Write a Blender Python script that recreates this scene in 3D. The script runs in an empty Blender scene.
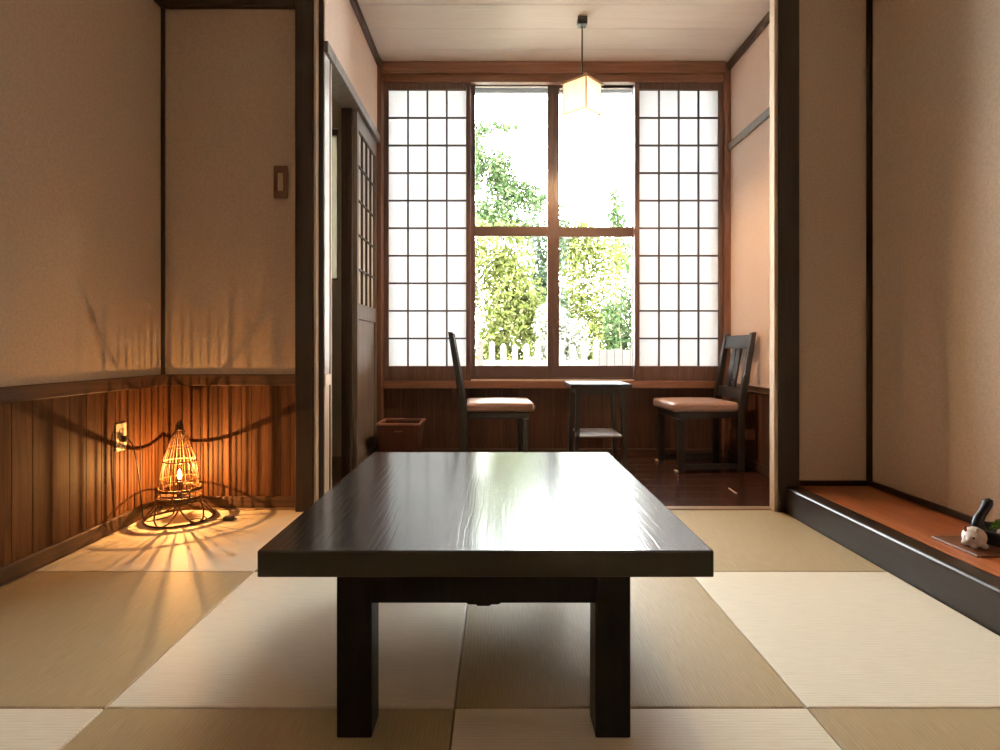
import bpy, bmesh, math, random
from mathutils import Vector, Matrix, Quaternion
PI = math.pi
rnd = random.Random(7)
scene = bpy.context.scene
COL = scene.collection

# ------------------------------------------------------------------ materials
def new_mat(name):
    m = bpy.data.materials.new(name)
    m.use_nodes = True
    nt = m.node_tree
    b = nt.nodes['Principled BSDF']
    return m, nt, b

def N(nt, kind, **kw):
    n = nt.nodes.new(kind)
    for k, v in kw.items():
        setattr(n, k, v)
    return n

def ramp(nt, stops):
    r = nt.nodes.new('ShaderNodeValToRGB')
    el = r.color_ramp.elements
    while len(el) < len(stops):
        el.new(0.5)
    for e, (p, c) in zip(el, stops):
        e.position = p
        e.color = (c[0], c[1], c[2], 1)
    return r

def coords(nt, scale):
    tc = N(nt, 'ShaderNodeTexCoord')
    mp = N(nt, 'ShaderNodeMapping')
    mp.inputs['Scale'].default_value = scale
    nt.links.new(tc.outputs['Object'], mp.inputs['Vector'])
    return mp

def mix_rgb(nt, mode, fac, a, b):
    m = N(nt, 'ShaderNodeMix', data_type='RGBA', blend_type=mode)
    if isinstance(fac, (int, float)):
        m.inputs[0].default_value = fac
    else:
        nt.links.new(fac, m.inputs[0])
    for s, v in ((6, a), (7, b)):
        if isinstance(v, tuple):
            m.inputs[s].default_value = (*v, 1)
        else:
            nt.links.new(v, m.inputs[s])
    return m.outputs[2]

def wood(name, dark, light, axis='Z', rough=0.45, bump=0.15, fine=60, along=3, coat=0.0, island=0.25, spec=0.5, coat_rough=0.15):
    m, nt, b = new_mat(name)
    sc = {'X': (along, fine, fine), 'Y': (fine, along, fine), 'Z': (fine, fine, along)}[axis]
    mp = coords(nt, sc)
    geo = N(nt, 'ShaderNodeNewGeometry')
    add = N(nt, 'ShaderNodeVectorMath', operation='ADD')
    mul = N(nt, 'ShaderNodeVectorMath', operation='SCALE')
    comb = N(nt, 'ShaderNodeCombineXYZ')
    for i in range(3):
        nt.links.new(geo.outputs['Random Per Island'], comb.inputs[i])
    nt.links.new(comb.outputs[0], mul.inputs[0]); mul.inputs['Scale'].default_value = 37.0
    nt.links.new(mp.outputs[0], add.inputs[0]); nt.links.new(mul.outputs[0], add.inputs[1])
    n = N(nt, 'ShaderNodeTexNoise')
    n.inputs['Scale'].default_value = 1.0
    n.inputs['Detail'].default_value = 5
    n.inputs['Roughness'].default_value = 0.6
    n.inputs['Distortion'].default_value = 0.6
    nt.links.new(add.outputs[0], n.inputs['Vector'])
    r = ramp(nt, [(0.3, dark), (0.7, light)])
    nt.links.new(n.outputs['Fac'], r.inputs[0])
    mr = N(nt, 'ShaderNodeMapRange')
    nt.links.new(geo.outputs['Random Per Island'], mr.inputs[0])
    mr.inputs[3].default_value = 1 - island
    mr.inputs[4].default_value = 1 + island
    vm = N(nt, 'ShaderNodeVectorMath', operation='SCALE')
    nt.links.new(r.outputs[0], vm.inputs[0]); nt.links.new(mr.outputs[0], vm.inputs['Scale'])
    nt.links.new(vm.outputs[0], b.inputs['Base Color'])
    b.inputs['Roughness'].default_value = rough
    b.inputs['Specular IOR Level'].default_value = spec
    b.inputs['Coat Weight'].default_value = coat
    b.inputs['Coat Roughness'].default_value = coat_rough
    bp = N(nt, 'ShaderNodeBump')
    bp.inputs['Strength'].default_value = bump
    bp.inputs['Distance'].default_value = 0.002
    nt.links.new(n.outputs['Fac'], bp.inputs['Height'])
    nt.links.new(bp.outputs[0], b.inputs['Normal'])
    return m

def plaster(name, c, var=0.08, scale=90, bump=0.25):
    m, nt, b = new_mat(name)
    mp = coords(nt, (1, 1, 1))
    n = N(nt, 'ShaderNodeTexNoise')
    n.inputs['Scale'].default_value = scale
    n.inputs['Detail'].default_value = 6
    nt.links.new(mp.outputs[0], n.inputs['Vector'])
    r = ramp(nt, [(0.3, tuple(x * (1 - var) for x in c)), (0.7, tuple(x * (1 + var) for x in c))])
    nt.links.new(n.outputs['Fac'], r.inputs[0])
    nt.links.new(r.outputs[0], b.inputs['Base Color'])
    b.inputs['Roughness'].default_value = 0.9
    b.inputs['Specular IOR Level'].default_value = 0.15
    n2 = N(nt, 'ShaderNodeTexNoise')
    n2.inputs['Scale'].default_value = scale * 5
    nt.links.new(mp.outputs[0], n2.inputs['Vector'])
    bp = N(nt, 'ShaderNodeBump')
    bp.inputs['Strength'].default_value = bump
    bp.inputs['Distance'].default_value = 0.001
    nt.links.new(n2.outputs['Fac'], bp.inputs['Height'])
    nt.links.new(bp.outputs[0], b.inputs['Normal'])
    return m

def plain(name, c, rough=0.5, metal=0.0, spec=0.5, coat=0.0, var=0.06, scale=25):
    m, nt, b = new_mat(name)
    mp = coords(nt, (1, 1, 1))
    n = N(nt, 'ShaderNodeTexNoise')
    n.inputs['Scale'].default_value = scale
    n.inputs['Detail'].default_value = 4
    nt.links.new(mp.outputs[0], n.inputs['Vector'])
    r = ramp(nt, [(0.3, tuple(x * (1 - var) for x in c)), (0.7, tuple(min(1, x * (1 + var)) for x in c))])
    nt.links.new(n.outputs['Fac'], r.inputs[0])
    nt.links.new(r.outputs[0], b.inputs['Base Color'])
    b.inputs['Roughness'].default_value = rough
    b.inputs['Metallic'].default_value = metal
    b.inputs['Specular IOR Level'].default_value = spec
    b.inputs['Coat Weight'].default_value = coat
    return m

def tatami(name, dark, light, axis, rough=0.55):
    """woven rush: fine ribs running along one axis, little colour change between stalks"""
    m, nt, b = new_mat(name)
    mp = coords(nt, (1, 1, 1))
    w = N(nt, 'ShaderNodeTexWave', wave_type='BANDS', bands_direction=('Y' if axis == 'X' else 'X'))
    w.inputs['Scale'].default_value = 34.0
    w.inputs['Distortion'].default_value = 0.15
    w.inputs['Detail'].default_value = 1
    nt.links.new(mp.outputs[0], w.inputs['Vector'])
    mp2 = coords(nt, (14, 420, 1) if axis == 'X' else (420, 14, 1))
    n = N(nt, 'ShaderNodeTexNoise')
    n.inputs['Scale'].default_value = 1.0
    n.inputs['Detail'].default_value = 4
    nt.links.new(mp2.outputs[0], n.inputs['Vector'])
    r = ramp(nt, [(0.25, dark), (0.75, light)])
    nt.links.new(n.outputs['Fac'], r.inputs[0])
    seam = ramp(nt, [(0.0, (0.90, 0.90, 0.90)), (0.25, (1, 1, 1))])
    nt.links.new(w.outputs['Fac'], seam.inputs[0])
    nt.links.new(mix_rgb(nt, 'MULTIPLY', 1.0, r.outputs[0], seam.outputs[0]), b.inputs['Base Color'])
    b.inputs['Roughness'].default_value = rough
    b.inputs['Specular IOR Level'].default_value = 0.22
    ad = N(nt, 'ShaderNodeMath', operation='ADD')
    nt.links.new(w.outputs['Fac'], ad.inputs[0]); nt.links.new(n.outputs['Fac'], ad.inputs[1])
    bp = N(nt, 'ShaderNodeBump')
    bp.inputs['Strength'].default_value = 0.12
    bp.inputs['Distance'].default_value = 0.001
    nt.links.new(ad.outputs[0], bp.inputs['Height'])
    nt.links.new(bp.outputs[0], b.inputs['Normal'])
    return m

def translucent(name, c, trans=0.5):
    m, nt, b = new_mat(name)
    nt.nodes.remove(b)
    out = nt.nodes['Material Output']
    mp = coords(nt, (1, 1, 1))
    n = N(nt, 'ShaderNodeTexNoise')
    n.inputs['Scale'].default_value = 60
    n.inputs['Detail'].default_value = 6
    nt.links.new(mp.outputs[0], n.inputs['Vector'])
    r = ramp(nt, [(0.3, tuple(x * 0.96 for x in c)), (0.7, c)])
    nt.links.new(n.outputs['Fac'], r.inputs[0])
    d = N(nt, 'ShaderNodeBsdfDiffuse'); t = N(nt, 'ShaderNodeBsdfTranslucent')
    mx = N(nt, 'ShaderNodeMixShader'); mx.inputs[0].default_value = trans
    nt.links.new(r.outputs[0], d.inputs[0]); nt.links.new(r.outputs[0], t.inputs[0])
    nt.links.new(d.outputs[0], mx.inputs[1]); nt.links.new(t.outputs[0], mx.inputs[2])
    nt.links.new(mx.outputs[0], out.inputs['Surface'])
    return m

def leafmat(name, stops, trans=0.35):
    m, nt, b = new_mat(name)
    nt.nodes.remove(b)
    out = nt.nodes['Material Output']
    geo = N(nt, 'ShaderNodeNewGeometry')
    r = ramp(nt, stops)
    nt.links.new(geo.outputs['Random Per Island'], r.inputs[0])
    d = N(nt, 'ShaderNodeBsdfDiffuse'); t = N(nt, 'ShaderNodeBsdfTranslucent')
    mx = N(nt, 'ShaderNodeMixShader'); mx.inputs[0].default_value = trans
    nt.links.new(r.outputs[0], d.inputs[0]); nt.links.new(r.outputs[0], t.inputs[0])
    nt.links.new(d.outputs[0], mx.inputs[1]); nt.links.new(t.outputs[0], mx.inputs[2])
    nt.links.new(mx.outputs[0], out.inputs['Surface'])
    return m

def glassmat(name, tint=(0.95, 0.97, 0.96)):
    m, nt, b = new_mat(name)
    nt.nodes.remove(b)
    out = nt.nodes['Material Output']
    t = N(nt, 'ShaderNodeBsdfTransparent'); t.inputs[0].default_value = (*tint, 1)
    g = N(nt, 'ShaderNodeBsdfGlossy'); g.inputs['Roughness'].default_value = 0.02
    f = N(nt, 'ShaderNodeFresnel'); f.inputs['IOR'].default_value = 1.45
    mx = N(nt, 'ShaderNodeMixShader')
    nt.links.new(f.outputs[0], mx.inputs[0])
    nt.links.new(t.outputs[0], mx.inputs[1]); nt.links.new(g.outputs[0], mx.inputs[2])
    nt.links.new(mx.outputs[0], out.inputs['Surface'])
    return m

def emission(name, c, s):
    m, nt, b = new_mat(name)
    nt.nodes.remove(b)
    e = N(nt, 'ShaderNodeEmission')
    e.inputs[0].default_value = (*c, 1); e.inputs[1].default_value = s
    nt.links.new(e.outputs[0], nt.nodes['Material Output'].inputs['Surface'])
    return m

def table_grain(m):
    """long open grain: stretched distorted bands added to the fine bump"""
    nt = m.node_tree; b = nt.nodes['Principled BSDF']
    mp = coords(nt, (1.0, 0.12, 1.0))
    w = N(nt, 'ShaderNodeTexWave', wave_type='BANDS', bands_direction='X')
    w.inputs['Scale'].default_value = 17.0; w.inputs['Distortion'].default_value = 7.0
    w.inputs['Detail'].default_value = 3.0; w.inputs['Detail Scale'].default_value = 1.4
    nt.links.new(mp.outputs[0], w.inputs['Vector'])
    mr = N(nt, 'ShaderNodeMapRange'); mr.inputs[1].default_value = 0.0; mr.inputs[2].default_value = 0.22
    nt.links.new(w.outputs['Fac'], mr.inputs[0])
    bp = N(nt, 'ShaderNodeBump'); bp.inputs['Strength'].default_value = 0.13; bp.inputs['Distance'].default_value = 0.001
    old = b.inputs['Normal'].links[0].from_socket  # the fine grain
    nt.links.new(old, bp.inputs['Normal']); nt.links.new(mr.outputs[0], bp.inputs['Height'])
    nt.links.new(bp.outputs[0], b.inputs['Normal'])
M = {}
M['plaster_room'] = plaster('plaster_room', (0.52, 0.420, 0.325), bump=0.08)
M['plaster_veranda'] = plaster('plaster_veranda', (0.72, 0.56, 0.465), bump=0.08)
M['plaster_plain'] = plaster('plaster_plain', (0.45, 0.40, 0.33))
M['ceiling'] = wood('ceiling_board', (0.74, 0.66, 0.58), (0.80, 0.72, 0.64), 'X', rough=0.8, bump=0.05, island=0.03, fine=40)
M['dark_post'] = wood('dark_post_wood', (0.014, 0.008, 0.006), (0.040, 0.020, 0.013), 'Z', rough=0.42, fine=70)
M['dark_beam_x'] = wood('dark_beam_wood_x', (0.014, 0.008, 0.006), (0.036, 0.019, 0.012), 'X', rough=0.45, fine=70)
M['dark_beam_y'] = wood('dark_beam_wood_y', (0.014, 0.008, 0.006), (0.036, 0.019, 0.012), 'Y', rough=0.45, fine=70)
M['dark_matte'] = wood('dark_matte_wood', (0.030, 0.018, 0.013), (0.065, 0.040, 0.028), 'Z', rough=0.75, spec=0.2)
M['rail_x'] = wood('chair_rail_wood_x', (0.045, 0.022, 0.012), (0.11, 0.055, 0.03), 'X', rough=0.5)
M['rail_y'] = wood('chair_rail_wood_y', (0.045, 0.022, 0.012), (0.11, 0.055, 0.03), 'Y', rough=0.5)
M['wainscot'] = wood('wainscot_wood', (0.045, 0.018, 0.0075), (0.14, 0.058, 0.023), 'Z', rough=0.6, fine=45, island=0.3, spec=0.2)
M['wainscot_dark'] = wood('wainscot_dark_wood', (0.055, 0.020, 0.011), (0.13, 0.050, 0.027), 'Z', rough=0.45, fine=45, island=0.25)
M['beam_brown'] = wood('beam_brown_wood', (0.17, 0.075, 0.040), (0.30, 0.14, 0.078), 'X', rough=0.45)
M['post_brown'] = wood('post_brown_wood', (0.12, 0.052, 0.030), (0.24, 0.108, 0.062), 'Z', rough=0.45)
M['shoji_frame'] = wood('shoji_frame_wood', (0.095, 0.050, 0.036), (0.18, 0.098, 0.070), 'Z', rough=0.5)
M['kumiko'] = wood('kumiko_wood', (0.045, 0.032, 0.028), (0.085, 0.062, 0.055), 'Z', rough=0.5)
M['light_jamb'] = wood('light_jamb_wood', (0.46, 0.35, 0.24), (0.62, 0.49, 0.36), 'Z', rough=0.75, spec=0.15)
M['light_strip'] = wood('light_strip_wood', (0.72, 0.62, 0.52), (0.80, 0.71, 0.61), 'Z', rough=0.5)
M['threshold'] = wood('threshold_wood', (0.20, 0.125, 0.07), (0.33, 0.22, 0.13), 'X', rough=0.45)
M['veranda_floor'] = wood('veranda_floor_wood', (0.035, 0.011, 0.008), (0.080, 0.028, 0.018), 'X', rough=0.24, bump=0.08, island=0.25, coat=0.4, coat_rough=0.2)
M['alcove_top'] = wood('alcove_board_wood', (0.25, 0.072, 0.025), (0.42, 0.140, 0.050), 'Y', rough=0.32, bump=0.05, coat=0.3)
M['alcove_front'] = wood('alcove_front_wood', (0.010, 0.007, 0.0055), (0.024, 0.015, 0.011), 'Y', rough=0.33, spec=0.3, coat=0.4, coat_rough=0.2)
M['table'] = wood('black_lacquered_wood', (0.006, 0.0045, 0.004), (0.017, 0.013, 0.011), 'Y', rough=0.20, bump=0.18, fine=80, along=1.2, island=0.0, spec=0.6, coat=0.35, coat_rough=0.12)
table_grain(M['table'])
M['table_leg'] = wood('black_leg_wood', (0.006, 0.0055, 0.0055), (0.012, 0.011, 0.011), 'Z', rough=0.45, bump=0.1, island=0.0, spec=0.2)
M['chair_wood'] = wood('chair_dark_wood', (0.014, 0.0115, 0.011), (0.032, 0.027, 0.025), 'Z', rough=0.36, spec=0.7, bump=0.06, island=0.05)
M['gloss_black'] = plain('gloss_black_lacquer', (0.02, 0.018, 0.018), rough=0.33, coat=0.4, spec=0.7)
M['shelf_reflection'] = plain('shelf_reflection_lacquer', (0.80, 0.81, 0.83), rough=0.3)  # window reflection on the shelf put into a pale base colour
M['cushion'] = plain('cushion_fabric', (0.40, 0.25, 0.19), rough=0.36, spec=0.7, var=0.1, scale=300)
M['tatami_sheen'] = tatami('tatami_rush_sheen', (0.69, 0.615, 0.48), (0.83, 0.75, 0.61), 'X', 0.5)  # weave sheen put into the colour: same rush, painted paler
M['tatami_no_sheen'] = tatami('tatami_rush_no_sheen', (0.36, 0.275, 0.152), (0.47, 0.365, 0.218), 'Y', 0.5)  # same rush turned away from its sheen, painted darker
M['paper'] = translucent('shoji_paper', (0.87, 0.875, 0.89), 0.47)
M['shade_paper'] = translucent('lamp_shade_paper', (0.92, 0.89, 0.83), 0.6)
M['white_panel'] = plain('white_panel_paint', (0.86, 0.85, 0.84), rough=0.12, coat=1.0, var=0.01)
_p = M['white_panel'].node_tree.nodes['Principled BSDF']; _p.inputs['Coat IOR'].default_value = 2.0; _p.inputs['Specular IOR Level'].default_value = 1.0
M['door_paper'] = plain('door_paper', (0.88, 0.86, 0.84), rough=0.35, var=0.02)
M['door_grey'] = wood('door_grey_wood', (0.13, 0.105, 0.085), (0.24, 0.195, 0.155), 'Z', rough=0.35, fine=40)
M['bronze'] = plain('bronze_sash', (0.105, 0.066, 0.056), rough=0.4, spec=0.5)
M['pale_edge'] = plain('pale_sash_edge', (0.62, 0.52, 0.44), rough=0.5)
M['glass'] = glassmat('window_glass')
M['frost'] = translucent('frosted_glass', (0.36, 0.345, 0.28), 0.4)
M['shade_frame'] = wood('shade_frame_wood', (0.34, 0.21, 0.12), (0.50, 0.33, 0.20), 'Z', rough=0.5)
M['black_metal'] = plain('black_metal', (0.02, 0.017, 0.016), rough=0.4)
M['bulb'] = emission('bulb_glow', (1.0, 0.60, 0.22), 30)
M['bulb_white'] = emission('bulb_warm_glow', (1.0, 0.80, 0.52), 20)
M['vine'] = wood('vine_cane', (0.09, 0.040, 0.014), (0.22, 0.105, 0.040), 'Z', rough=0.55, fine=90)
M['cord'] = plain('dark_cord', (0.025, 0.016, 0.010), rough=0.5)
M['plate_white'] = plain('ivory_plate', (0.66, 0.60, 0.48), rough=0.4)
M['plate_brown'] = plain('brown_plate', (0.17, 0.075, 0.040), rough=0.45)
M['plate_beige'] = plain('beige_rocker', (0.42, 0.30, 0.185), rough=0.4)
M['basket'] = wood('basket_red_wood', (0.085, 0.022, 0.014), (0.17, 0.050, 0.030), 'Z', rough=0.4, fine=50)
M['basket_rim'] = wood('basket_rim_wood', (0.36, 0.15, 0.095), (0.50, 0.23, 0.15), 'X', rough=0.4)
M['tray'] = wood('tray_wood', (0.10, 0.035, 0.018), (0.19, 0.075, 0.038), 'X', rough=0.4)
M['ceramic'] = plain('white_ceramic', (0.72, 0.66, 0.60), rough=0.45, var=0.10, scale=60)
M['ceramic_ear'] = plain('brown_ceramic', (0.30, 0.11, 0.05), rough=0.5)
M['ceramic_dark'] = plain('dark_ceramic', (0.02, 0.018, 0.018), rough=0.3)
M['navy'] = plain('navy_glaze', (0.008, 0.011, 0.022), rough=0.28)
M['pebble'] = plain('white_pebble', (0.75, 0.74, 0.72), rough=0.5, var=0.15)
M['moss'] = leafmat('moss_green', [(0.0, (0.05, 0.11, 0.02)), (1.0, (0.16, 0.26, 0.05))], 0.2)
M['leaf_yellow'] = leafmat('leaf_yellow_green', [(0.0, (0.041, 0.055, 0.012)), (0.5, (0.095, 0.111, 0.030)), (1.0, (0.166, 0.166, 0.075))])
M['leaf_green'] = leafmat('leaf_mid_green', [(0.0, (0.018, 0.035, 0.012)), (0.6, (0.051, 0.078, 0.033)), (1.0, (0.113, 0.131, 0.070))])
M['leaf_grey'] = leafmat('leaf_grey_green', [(0.0, (0.015, 0.028, 0.015)), (0.6, (0.043, 0.060, 0.037)), (1.0, (0.091, 0.106, 0.075))])
M['leaf_pale'] = leafmat('leaf_pale', [(0.0, (0.112, 0.129, 0.073)), (0.3, (0.225, 0.225, 0.191)), (1.0, (0.253, 0.253, 0.236))])
M['bark'] = wood('bark', (0.12, 0.085, 0.055), (0.26, 0.19, 0.13), 'Z', rough=0.9)
M['picket'] = wood('picket_pale_wood', (0.050, 0.047, 0.037), (0.085, 0.081, 0.066), 'Z', rough=0.7, island=0.12)
M['board_fence'] = wood('board_fence_wood', (0.013, 0.0085, 0.007), (0.023, 0.016, 0.013), 'Z', rough=0.7, island=0.15)
M['soil'] = plaster('garden_soil', (0.62, 0.60, 0.52), var=0.3, scale=8)
M['eave'] = wood('eave_wood', (0.045, 0.047, 0.052), (0.08, 0.083, 0.09), 'X', rough=0.6)
M['roofing'] = plain('roofing', (0.2, 0.2, 0.2), rough=0.8)

# ------------------------------------------------------------------ mesh building
class MB:
    def __init__(s):
        s.bm = bmesh.new()
    def _merge(s, tmp, mat=None):
        if mat is not None:
            bmesh.ops.transform(tmp, matrix=mat, verts=tmp.verts)
        me = bpy.data.meshes.new('tmp'); tmp.to_mesh(me); tmp.free()
        s.bm.from_mesh(me); bpy.data.meshes.remove(me)
        return s
    def box(s, x0, x1, y0, y1, z0, z1, bev=0.0, seg=1, mat=None):
        t = bmesh.new()
        bmesh.ops.create_cube(t, size=1.0)
        bmesh.ops.scale(t, vec=(x1 - x0, y1 - y0, z1 - z0), verts=t.verts)
        bmesh.ops.translate(t, vec=((x0 + x1) / 2, (y0 + y1) / 2, (z0 + z1) / 2), verts=t.verts)
        if bev > 0:
            bmesh.ops.bevel(t, geom=list(t.edges), offset=bev, segments=seg, affect='EDGES', profile=0.5)
        return s._merge(t, mat)
    def tube(s, pts, r, n=8, closed=False, caps=True):
        pts = [Vector(p) for p in pts]
        rs = r if isinstance(r, (list, tuple)) else [r] * len(pts)
        t = bmesh.new(); rings = []; L = len(pts)
        up = None
        for i, p in enumerate(pts):
            a = pts[(i - 1) % L] if (closed or i > 0) else p
            b = pts[(i + 1) % L] if (closed or i < L - 1) else p
            d = (b - a)
            d = d.normalized() if d.length > 1e-9 else Vector((0, 0, 1))
            if up is None:
                up = Vector((0, 0, 1)) if abs(d.z) < 0.9 else Vector((1, 0, 0))
            u = up - d * up.dot(d)
            if u.length < 1e-6:
                u = d.orthogonal()
            u.normalize(); v = d.cross(u); up = u
            rings.append([t.verts.new(p + (u * math.cos(2 * PI * k / n) + v * math.sin(2 * PI * k / n)) * rs[i]) for k in range(n)])
        m = L if closed else L - 1
        for i in range(m):
            A, B = rings[i], rings[(i + 1) % L]
            for k in range(n):
                t.faces.new((A[k], A[(k + 1) % n], B[(k + 1) % n], B[k]))
        if caps and not closed:
            t.faces.new(rings[0][::-1]); t.faces.new(rings[-1])
        bmesh.ops.recalc_face_normals(t, faces=t.faces)
        for f in t.faces: f.smooth = True
        return s._merge(t)
    def lathe(s, prof, n=24, mat=None, closed=False):
        t = bmesh.new(); rings = []
        for (r, z) in prof:
            if r < 1e-6:
                rings.append([t.verts.new((0, 0, z))])
            else:
                rings.append([t.verts.new((r * math.cos(2 * PI * k / n), r * math.sin(2 * PI * k / n), z)) for k in range(n)])
        pairs = list(zip(rings[:-1], rings[1:]))
        if closed: pairs.append((rings[-1], rings[0]))
        for A, B in pairs:
            for k in range(n):
                k2 = (k + 1) % n
                if len(A) == 1 and len(B) == 1: continue
                if len(A) == 1: t.faces.new((A[0], B[k], B[k2]))
                elif len(B) == 1: t.faces.new((A[k], A[k2], B[0]))
                else: t.faces.new((A[k], A[k2], B[k2], B[k]))
        bmesh.ops.recalc_face_normals(t, faces=t.faces)
        for f in t.faces: f.smooth = True
        return s._merge(t, mat)
    def prism(s, poly, a, b, axis='X', bev=0.0, fn=None):
        """poly of 2-d points extruded along axis from a to b; fn moves the vertices afterwards"""
        t = bmesh.new()
        def P(u, v, w):
            return {'X': (w, u, v), 'Y': (u, w, v), 'Z': (u, v, w)}[axis]
        A = [t.verts.new(P(u, v, a)) for u, v in poly]
        B = [t.verts.new(P(u, v, b)) for u, v in poly]
        n = len(poly)
        t.faces.new(A); t.faces.new(B[::-1])
        for i in range(n):
            t.faces.new((A[i], B[i], B[(i + 1) % n], A[(i + 1) % n]))
        bmesh.ops.recalc_face_normals(t, faces=t.faces)
        if bev > 0:
            bmesh.ops.bevel(t, geom=list(t.edges), offset=bev, segments=1, affect='EDGES')
        if fn:
            for v in t.verts: v.co = Vector(fn(v.co))
        return s._merge(t)
    def ball(s, c, r, mat=None, sub=3):
        t = bmesh.new()
        bmesh.ops.create_icosphere(t, subdivisions=sub, radius=1.0)
        r = r if isinstance(r, (tuple, list)) else (r, r, r)
        bmesh.ops.scale(t, vec=r, verts=t.verts)
        if mat is not None: bmesh.ops.transform(t, matrix=mat, verts=t.verts)
        bmesh.ops.translate(t, vec=c, verts=t.verts)
        for f in t.faces: f.smooth = True
        return s._merge(t)
    def build(s, name, mat, parent=None, loc=None):
        me = bpy.data.meshes.new(name)
        s.bm.normal_update(); s.bm.to_mesh(me); s.bm.free()
        me.materials.append(mat)
        o = bpy.data.objects.new(name, me); COL.objects.link(o)
        if parent is not None: o.parent = parent
        if loc is not None: o.location = loc
        return o

def tag(o, label, cat=None, group=None, kind=None):
    o['label'] = label
    if cat: o['category'] = cat
    if group: o['group'] = group
    if kind: o['kind'] = kind
    return o

def empty(name, loc, label, cat, group=None, kind=None, rz=0.0):
    o = bpy.data.objects.new(name, None); COL.objects.link(o)
    o.location = loc; o.rotation_euler = (0, 0, rz); o.empty_display_size = 0.05
    return tag(o, label, cat, group, kind)

def dup(root, loc, rz, label):
    r = root.copy(); COL.objects.link(r); r.location = loc; r.rotation_euler = (0, 0, rz); r['label'] = label
    for ch in list(root.children):
        c = ch.copy(); COL.objects.link(c); c.parent = r
        for g in list(ch.children):
            d = g.copy(); COL.objects.link(d); d.parent = c
    return r

def struct(mb, name, mat, label, cat, parent=None):
    o = mb.build(name, mat, parent)
    if parent is None: tag(o, label, cat, kind='structure')
    return o

# ------------------------------------------------------------------ measures
H = 0.80           # eye height
YW = 2.82          # plane of the wall between the two rooms
YB = 4.20          # inner face of the garden wall
XL = -1.68         # left wall of the tatami room
XR = 1.84          # back of the alcove
XVL, XVR = -0.86, 1.70
ZC = 2.88          # veranda ceiling
ZM = 2.74          # tatami room ceiling
YN = -1.25         # wall behind the camera

# ------------------------------------------------------------------ floors
mb = MB()
mb.box(XL - 0.12, XR + 0.12, YN - 0.1, 2.874, -0.16, -0.031)
struct(mb, 'floor_base', M['threshold'], 'plain wooden subfloor under the tatami mats', 'floor')
mb = MB()
for i in range(9):      # boards of the veranda run across
    y0 = 2.875 + i * 0.148
    mb.box(XVL - 1.4 if False else XVL - 0.04, XVR + 0.04, y0, y0 + 0.1465, -0.03, 0.0, 0.0015)
mb.box(XVL - 0.04, XVR + 0.04, 2.875, YB + 0.1, -0.16, -0.0305)
struct(mb, 'floor', M['veranda_floor'], 'dark reddish brown polished board floor under the two chairs', 'floor')
mb = MB(); mb.box(XVL - 1.4, XVL - 0.045, 2.875, YB + 0.1, -0.16, 0.0)
struct(mb, 'floor_side', M['veranda_floor'], 'dark board floor seen through the side doorway', 'floor')
mb = MB(); mb.box(XL - 0.1, 1.40, YW, 2.873, -0.0305, 0.004, 0.003)
struct(mb, 'trim_1', M['threshold'], 'brown wooden threshold between the tatami mats and the board floor', 'threshold')

XE = [-1.662, -0.872, -0.094, 0.690, 1.400]
YE = [0.49, 1.268, 2.042, 2.818]
names = {  # pale mats carry painted weave sheen, tan ones are the same rush without
    (2, 0): 'sheen-pale square tatami mat under the glowing cane lamp',
    (2, 1): 'tan square tatami mat beside the lamp mat, mostly behind the black table',
    (2, 2): 'sheen-pale square tatami mat at the threshold hidden by the black tabletop',
    (2, 3): 'tan square tatami mat in the far corner beside the alcove step',
    (1, 0): 'tan square tatami mat beside the left wood panelling',
    (1, 1): 'sheen-pale square tatami mat behind the left table leg',
    (1, 2): 'tan square tatami mat behind the right table leg',
    (1, 3): 'sheen-pale square tatami mat alongside the middle of the alcove step',
    (0, 0): 'sheen-pale square tatami mat in the near left corner, cut by the photo edge',
    (0, 1): 'tan square tatami mat under the foot of the left table leg',
    (0, 2): 'sheen-pale square tatami mat under the foot of the right table leg',
    (0, 3): 'tan square tatami mat in the near right corner, cut by the photo edge',
}
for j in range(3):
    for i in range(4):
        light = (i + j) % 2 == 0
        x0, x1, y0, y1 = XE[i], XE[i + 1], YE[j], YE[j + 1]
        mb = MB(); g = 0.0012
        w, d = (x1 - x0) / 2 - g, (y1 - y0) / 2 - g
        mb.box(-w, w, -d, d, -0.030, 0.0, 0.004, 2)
        o = mb.build('tatami_mat', M['tatami_sheen' if light else 'tatami_no_sheen'], None, ((x0 + x1) / 2, (y0 + y1) / 2, 0))
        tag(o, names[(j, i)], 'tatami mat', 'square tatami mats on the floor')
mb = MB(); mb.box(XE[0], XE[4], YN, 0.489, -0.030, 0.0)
struct(mb, 'floor_near', M['tatami_no_sheen'], 'tan rush floor in front of the photo edge', 'floor')

# ------------------------------------------------------------------ tatami room shell
def boards_x(mb, x0, x1, y, z0, z1, w, t, face):     # boards standing along x, front at y (face -1 looks to -y)
    n = max(1, round((x1 - x0) / w)); w = (x1 - x0) / n
    for i in range(n):
        a = x0 + i * w
        if face < 0: mb.box(a + 0.0005, a + w - 0.0005, y, y + t, z0, z1, 0.0014)
        else: mb.box(a + 0.0005, a + w - 0.0005, y - t, y, z0, z1, 0.0014)
def boards_y(mb, y0, y1, x, z0, z1, w, t, face):     # boards along y, front at x (face +1 looks to +x)
    n = max(1, round((y1 - y0) / w)); w = (y1 - y0) / n
    for i in range(n):
        a = y0 + i * w
        if face > 0: mb.box(x - t, x, a + 0.0005, a + w - 0.0005, z0, z1, 0.0014)
        else: mb.box(x, x + t, a + 0.0005, a + w - 0.0005, z0, z1, 0.0014)

ZR0, ZR1 = 0.612, 0.668        # chair rail
YS = 2.862                     # front of the stub wall by the lamp
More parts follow.
